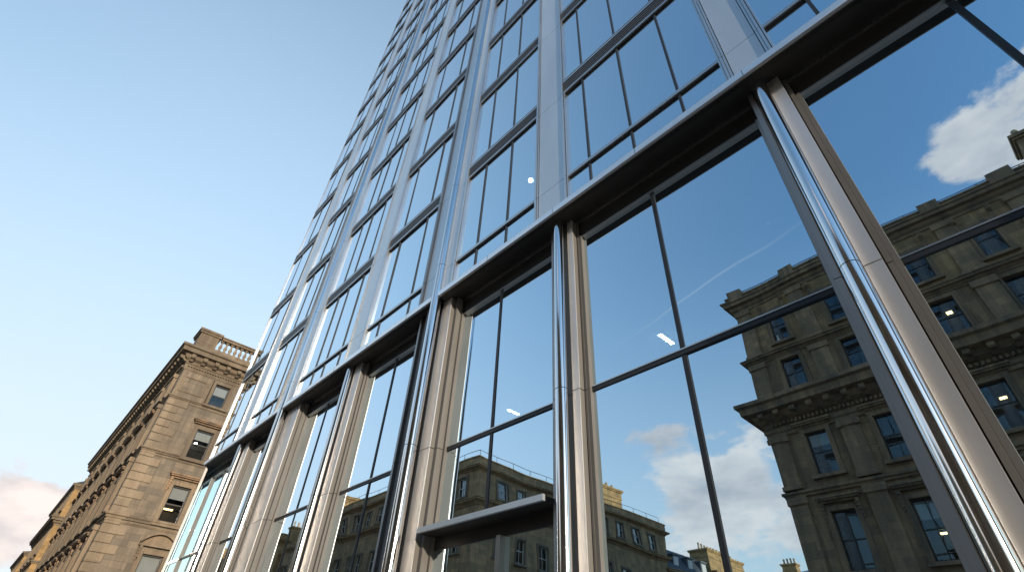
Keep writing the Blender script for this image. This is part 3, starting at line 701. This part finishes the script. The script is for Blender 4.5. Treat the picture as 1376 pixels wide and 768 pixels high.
for x in (-9.0, -5.75, -2.3, 1.3, 4.1, 7.1, 10.2, 13.3, 16.4, 19.5, 22.6):
    m = MB(); u = ua(x); wv = .42
    for z0, z1, d in ((14.1, 16.33, .16), (16.76, 20.13, .16), (5.72, 9.33, .14), (9.65, 12.28, .22)):
        m.box(u-wv, u+wv, -.03, d, z0, z1, fA); m.box(u-wv-.07, u+wv+.07, -.03, d+.06, z0, z0+.2, fA); m.box(u-wv-.06, u+wv+.06, -.03, d+.07, z1-.32, z1-.003, fA)
    m.box(u-wv-.1, u-wv+.14, .22, .36, 11.9, 12.15, fA); m.box(u+wv-.14, u+wv+.1, .22, .36, 11.9, 12.15, fA)
    m.build('pilaster', 'stone_soot', sA, bevel=.02)
for x in cols_:
    for s_ in (-1, 1):
        m = MB()
        pb = [(-.03, 19.25), (.05, 19.25), (.10, 19.4), (.13, 19.65), (.3, 19.8), (.32, 19.95), (-.03, 19.95)]; uq = ua(x)+s_*.72
        PA = [fA(uq-.09, d, zz) for d, zz in pb]; PB = [fA(uq+.09, d, zz) for d, zz in pb]; kk = len(pb)
        m.mesh(PA+PB, [(q, (q+1) % kk, kk+(q+1) % kk, kk+q) for q in range(kk)]+[tuple(range(kk))[::-1], tuple(range(kk, 2*kk))])
        m.build('eaves_bracket', 'stone_trimdark', sA)
m = MB(); zr = 21.78
m.rod(fA(.2, -.3, zr), fA(fA.len-.3, -.3, zr), .022); m.rod(fA(.2, -.3, zr-.24), fA(fA.len-.3, -.3, zr-.24), .014)
m.rod((ax0+.3, yA-.3, zr), (ax0+.3, ayb, zr), .022)
u = .4
while u < fA.len: m.rod(fA(u, -.3, 21.25), fA(u, -.3, zr), .02); u += 1.55
m.build('roof_railing', 'iron', sA)
chimney(sA, 5.7, 8.4, -22.6, -21.2, za+.2, 24.0, 'stone_soot', 4)
chimney(sA, 16, 18.4, -24, -22.4, za+.2, 24.0, 'stone_soot', 4)
room_lamp(fA, ua(-.28), 15.7, 'warm lamp in the mirrored sooty building, third window along below the roof row', 'lamp_warm', .2)
room_lamp(fA, ua(-.28), 11.55, 'warm lamp in the mirrored sooty building, window under the great cornice', 'lamp_warm', .24)
room_lamp(fA, ua(-4.15), 7.3, 'pale strip lamp in the mirrored sooty building, low window beside the polished tube', 'lamp_warm', .3)
orn = MB(); ox, oy, oz = fA(ua(-7.5), -.08, 17.26); orn.lathe(ox, oy, [(.07, oz), (.09, oz+.06), (.10, oz+.16), (.05, oz+.26), (.035, oz+.31), (.055, oz+.36), (.045, oz+.42), (.01, oz+.45)], 12)
tag(orn.build('window_ornament', 'white'), 'small white ornament standing on the mirrored top corner window sill', 'ornament')

def plain_house(name, label, x0, x1, y0, y1, z, mat, rows, step, faces, roofz=None, cat='building', ww=1.1, cz_=.6, sash='sash_white', par=.9, out=.5, roofmat='lead', u_off=None, mid=None):
    t = thing(name, label, cat, ((x0+x1)/2, (y0+y1)/2, 0))
    P = [(x0, y0), (x1, y0), (x1, y1), (x0, y1)]
    m = MB(); frs = []
    for i in range(4):
        f = Face(P[i], P[(i+1) % 4]); ws = []
        if i in faces:
            n = max(1, int((f.len-1.6)/step)); st = (f.len-1.2)/n; us = [.6+st*(k+.5) for k in range(n)]
            if u_off and i in u_off: us = u_off[i]
            ws = [w_ for z0, z1 in rows for w_ in wrow(us, ww, z0, z1)]
        pane_wall(m, f, 0, z, ws, mat); frs.append((f, ws))
    m.mat(roofmat).poly([(*p, z-.1) for p in P]); m.build('wall', None, t)
    for f, ws in frs:
        for k, w_ in enumerate(ws): sash_window(t, f, w_, sash=sash, simple_=True, bars=1, blind=(.3 if k % 4 == 1 else 0), sw=.16)
    cornice(t, P, z-.05, cz_, out, mat, True)
    if par: 
        q = MB(); q.sweep(P, [(-.4, z+cz_), (.1, z+cz_), (.1, z+cz_+par-.1), (.16, z+cz_+par-.1), (.16, z+cz_+par), (-.4, z+cz_+par)], True); q.build('parapet', mat, t)
    if mid:
        for zm in mid: cornice(t, P, zm, .5, .45, mat, True, 'string_cornice')
    return t
# B: corner of the side street, long flank running away from the glass
bu = {1: [(-46.7, 0)[1]]}
def flank(depths): return [6.24-d+46.7 for d in depths]
tB = plain_house('terrace_building', 'buff stone corner terrace mirrored above the steel door canopy', -61, -33.1, -46.7, yA, 16.0, 'stone_buff', ((14.15, 15.55), (9.9, 11.6), (5.6, 8.0), (1.2, 4.0)), 3.2, (1, 2), par=.75, cz_=.35, out=.45, ww=1.05,
                 u_off={1: flank([28.75, 31.05, 33.75, 36.3, 38.9, 42.8, 45.4, 47.9, 50.3]), 2: [1.9+2.6*k for k in range(10)]}, mid=(13.3,))
m = MB(); zr = 17.75; P = [(-33.4, -46.4), (-33.4, yA-.3), (-60.7, yA-.3)]
for a, b_ in zip(P, P[1:]):
    m.rod((*a, zr), (*b_, zr), .022); L_ = (Vector(b_)-Vector(a)); n = int(L_.length/2)
    for i in range(n+1):
        p = Vector(a)+L_*(i/n); m.rod((p.x, p.y, 17.0), (p.x, p.y, zr), .02)
m.build('roof_railing', 'iron', tB)
chimney(tB, -35.4, -33.5, -40.4, -35.6, 16.2, 18.9, 'stone_gold', 5, 'y')
# beyond it: slate mansard, chimney stack, pale block closing the side street
tM = plain_house('mansard_house', 'house with a dark slate mansard roof behind the mirrored buff terrace', -50, -33.3, -57, -46.9, 12.2, 'stone_buff', ((8.8, 10.6), (5, 7)), 3, (1,), par=0)
m = MB(); x0, x1, y0, y1 = -50, -33.1, -57, -46.9
m.mesh([(x0, y0, 12.85), (x1, y0, 12.85), (x1, y1, 12.85), (x0, y1, 12.85), (x0+1.5, y0+.3, 14.9), (x1-1.5, y0+.3, 14.9), (x1-1.5, y1-.3, 15.3), (x0+1.5, y1-.3, 15.3)], [(0, 1, 5, 4), (1, 2, 6, 5), (2, 3, 7, 6), (3, 0, 4, 7), (4, 5, 6, 7)]); m.build('roof', 'slate', tM)
for k in range(3):
    yd = -55+3*k; d = MB(); d.box(-34.6, -33.45, yd-.6, yd+.6, 13.0, 14.4); d.box(-34.7, -33.3, yd-.7, yd+.7, 14.4, 14.55); dd = d.build('dormer', 'lead', tM)
    d = MB(); d.box(-33.44, -33.41, yd-.45, yd+.45, 13.2, 14.25); d.build('pane', 'sash_white', dd)
tN = plain_house('terrace_house', 'plain stone house with a broad chimney stack mirrored far down the side street', -50, -33.2, -66.5, -57.2, 13.4, 'stone_buff', ((9.5, 11.5), (5, 7)), 3, (1,), par=0)
chimney(tN, -36, -33.4, -64.5, -56.6, 13.4, 16.1, 'stone_gold', 10, 'y')
tP = plain_house('pale_house', 'pale stone house closing the end of the mirrored side street', -36, -14, -96, -78, 16.2, 'stone_gold', ((12.5, 14.5), (8.5, 10.5), (4.5, 6.5)), 3.2, (2, 1), par=0)
m = MB(); m.mesh([(-36.4, -96, 16.8), (-13.6, -96, 16.8), (-13.6, -77.6, 16.8), (-36.4, -77.6, 16.8), (-33, -87, 19.2), (-17, -87, 19.2)], [(0, 1, 5, 4), (1, 2, 5), (2, 3, 4, 5), (3, 0, 4)]); m.build('roof', 'lead', tP)
chimney(tP, -34.5, -32.5, -79.6, -78.4, 16.8, 18.3, 'stone_gold', 4)
# left along the far side of the street
tD = plain_house('tall_house', 'tall golden stone house rising over the mirrored buff terrace', -69, -63, -38, -21.6, 19.4, 'stone_gold', ((16, 17.6), (12.4, 14.2), (8.8, 10.8)), 3, (2,), par=.0)
tE = plain_house('low_house', 'low buff stone house mirrored left of the tall golden house', -75.5, -69.2, -38, -21.2, 14.4, 'stone_buff', ((11, 12.8), (7, 9)), 2.8, (2,), par=.5)
tH = plain_house('broad_house', 'broad golden stone house mirrored in the narrow lobby panes at left', -98, -76, -40, -20.6, 16.0, 'stone_gold', ((12.6, 14.4), (8.6, 10.6), (5, 7)), 3.2, (2,), par=.6)
chimney(tH, -78, -76.6, -24.6, -22, 16.4, 18.2, 'stone_gold', 4, 'y')
tI = plain_house('gabled_house', 'golden stone house at the far mirrored end of the street', -135, -101, -40, -20.8, 17.2, 'stone_gold', ((13.6, 15.4), (9.6, 11.6), (5, 7)), 3.4, (2,), par=.7)
# ================================================================ LIGHT, SKY, CAMERA
SUN_AZ, SUN_EL = R(-12), R(10)              # azimuth from +X towards +Y
sd = Vector((math.cos(SUN_AZ)*math.cos(SUN_EL), math.sin(SUN_AZ)*math.cos(SUN_EL), math.sin(SUN_EL)))
sun = bpy.data.lights.new('sun', 'SUN'); sun.energy = 2.0; sun.angle = R(.5); sun.color = (1, .84, .66)
so = bpy.data.objects.new('sun', sun); col.objects.link(so); so.rotation_euler = sd.to_track_quat('Z', 'Y').to_euler(); so.location = (60, 20, 60)

wd = bpy.data.worlds.new('World'); scene.world = wd; wd.use_nodes = True
N = wd.node_tree.nodes; L = wd.node_tree.links; N.clear()
out = N.new('ShaderNodeOutputWorld'); bg = N.new('ShaderNodeBackground')
sky = N.new('ShaderNodeTexSky'); sky.sky_type = 'NISHITA'; sky.sun_disc = False
sky.sun_elevation = SUN_EL; sky.sun_rotation = R(90)-SUN_AZ; sky.air_density = 1.6; sky.dust_density = .3; sky.ozone_density = 4.5; sky.altitude = 50
tc = N.new('ShaderNodeTexCoord'); D = tc.outputs['Generated']
sp = N.new('ShaderNodeSeparateXYZ'); L.new(D, sp.inputs[0])
def blob(c, r0, amp):
    n = N.new('ShaderNodeVectorMath'); n.operation = 'DISTANCE'; v = Vector(c).normalized(); n.inputs[1].default_value = v; L.new(D, n.inputs[0])
    mr = N.new('ShaderNodeMapRange'); mr.interpolation_type = 'SMOOTHSTEP'; mr.inputs['From Min'].default_value = 0; mr.inputs['From Max'].default_value = r0
    mr.inputs['To Min'].default_value = amp; mr.inputs['To Max'].default_value = 0; L.new(n.outputs['Value'], mr.inputs['Value']); return mr.outputs[0]
nz = noise(N, L, mapping(N, L, D, (1, 1, 1.9), (3.1, .4, .2)), 10, 9, .58)
nz = val(N, 'ADD', val(N, 'MULTIPLY', val(N, 'SUBTRACT', nz, .5, L), 2.3, L), .5, L)
acc = val(N, 'ADD', nz, -.90, L)
for c, r, a in (((-.478, -.80, .372), .11, .25), ((-.47, -.83, .30), .16, .24), ((-.37, -.88, .29), .16, .25), ((-.45, -.86, .23), .12, .2), ((-.30, -.92, .22), .2, .16),
                ((.10, -.735, .672), .10, .2), ((.16, -.74, .645), .13, .24), ((.13, -.785, .605), .1, .2), ((.22, -.73, .64), .16, .22),
                ((-.99, .01, .14), .12, .24), ((-.985, .05, .10), .2, .2), ((-.92, -.3, .2), .16, .06), ((-.88, -.42, .2), .16, .04)):
    acc = val(N, 'ADD', acc, blob(c, r*1.08, a+.20), L)
hz = N.new('ShaderNodeMapRange'); hz.inputs['From Min'].default_value = .0; hz.inputs['From Max'].default_value = .28; hz.inputs['To Min'].default_value = .10; hz.inputs['To Max'].default_value = 0; L.new(sp.outputs[2], hz.inputs['Value'])
acc = val(N, 'ADD', acc, hz.outputs[0], L)
fine = noise(N, L, mapping(N, L, D, (1, 1, 1.8), (.3, 5.2, 1)), 17, 6, .6)
acc = val(N, 'ADD', acc, val(N, 'MULTIPLY', val(N, 'SUBTRACT', fine, .5, L), .28, L), L)
ca, cb = Vector((-.495, -.69, .528)).normalized(), Vector((-.108, -.746, .657)).normalized()
dp = N.new('ShaderNodeVectorMath'); dp.operation = 'DOT_PRODUCT'; dp.inputs[1].default_value = ca.cross(cb).normalized(); L.new(D, dp.inputs[0])
ct = N.new('ShaderNodeMapRange'); ct.interpolation_type = 'SMOOTHSTEP'; ct.inputs['From Min'].default_value = 0; ct.inputs['From Max'].default_value = .0035; ct.inputs['To Min'].default_value = .13; ct.inputs['To Max'].default_value = 0
L.new(val(N, 'ABSOLUTE', dp.outputs['Value'], None, L), ct.inputs['Value'])
trail = val(N, 'MULTIPLY', ct.outputs[0], blob((ca+cb)/2, .26, 1.6), L, True)
den = N.new('ShaderNodeMapRange'); den.interpolation_type = 'SMOOTHSTEP'; den.inputs['From Min'].default_value = 0; den.inputs['From Max'].default_value = .38; den.inputs['To Max'].default_value = .9; L.new(acc, den.inputs['Value'])
nsh = noise(N, L, mapping(N, L, D, (1, 1, 2.6), (1.7, 2.2, 1.0)), 7, 6)
CLOUD = 3.3
ccol = ramp(N, L, nsh, [(.32, (.62*CLOUD, .58*CLOUD, .60*CLOUD)), (.62, (1.12*CLOUD, .97*CLOUD, .89*CLOUD))])
VEIL = 3.3                                # thin sheet of high haze, thickest down the street
hazy = mixc(N, L, 'MIX', val(N, 'ADD', blob((-.97, .15, .25), 1.5, .84), .03, L), sky.outputs[0], (.68*VEIL, .91*VEIL, 1.13*VEIL))
lowh = N.new('ShaderNodeMapRange'); lowh.interpolation_type = 'SMOOTHSTEP'; lowh.inputs['From Min'].default_value = 0; lowh.inputs['From Max'].default_value = .7; lowh.inputs['To Min'].default_value = .6; lowh.inputs['To Max'].default_value = 0
L.new(sp.outputs[2], lowh.inputs['Value'])
hazy = mixc(N, L, 'MIX', lowh.outputs[0], hazy, (.98*VEIL, .99*VEIL, 1.02*VEIL))
mx = mixc(N, L, 'MIX', den.outputs[0], hazy, ccol)
mx = mixc(N, L, 'MIX', trail, mx, (.95*CLOUD, .9*CLOUD, .88*CLOUD))
L.new(mx, bg.inputs[0]); bg.inputs[1].default_value = .15; L.new(bg.outputs[0], out.inputs[0])

cam = bpy.data.cameras.new('camera'); cam.sensor_width = 36; cam.sensor_fit = 'HORIZONTAL'; cam.lens = 670.597/1376*36; cam.clip_start = .05; cam.clip_end = 4000
co = bpy.data.objects.new('camera', cam); col.objects.link(co)
a, e, r = -0.8574025836083232, 0.6849568536075283, 0.05758681776703168
F = Vector((math.sin(a)*math.cos(e), math.cos(a)*math.cos(e), math.sin(e))); Rt = Vector((math.cos(a), -math.sin(a), 0)); U = Rt.cross(F)
R2 = Rt*math.cos(r)+U*math.sin(r); U2 = -Rt*math.sin(r)+U*math.cos(r)
mw = Matrix((R2, U2, -F)).transposed().to_4x4(); mw.translation = (0, -S, 1.6); co.matrix_world = mw
scene.camera = co
scene.render.engine = 'CYCLES'
scene.cycles.max_bounces = 8; scene.cycles.glossy_bounces = 6; scene.cycles.transparent_max_bounces = 12; scene.cycles.diffuse_bounces = 3
scene.view_settings.view_transform = 'Standard'; scene.view_settings.look = 'None'; scene.view_settings.exposure = 1.0; scene.view_settings.gamma = 1
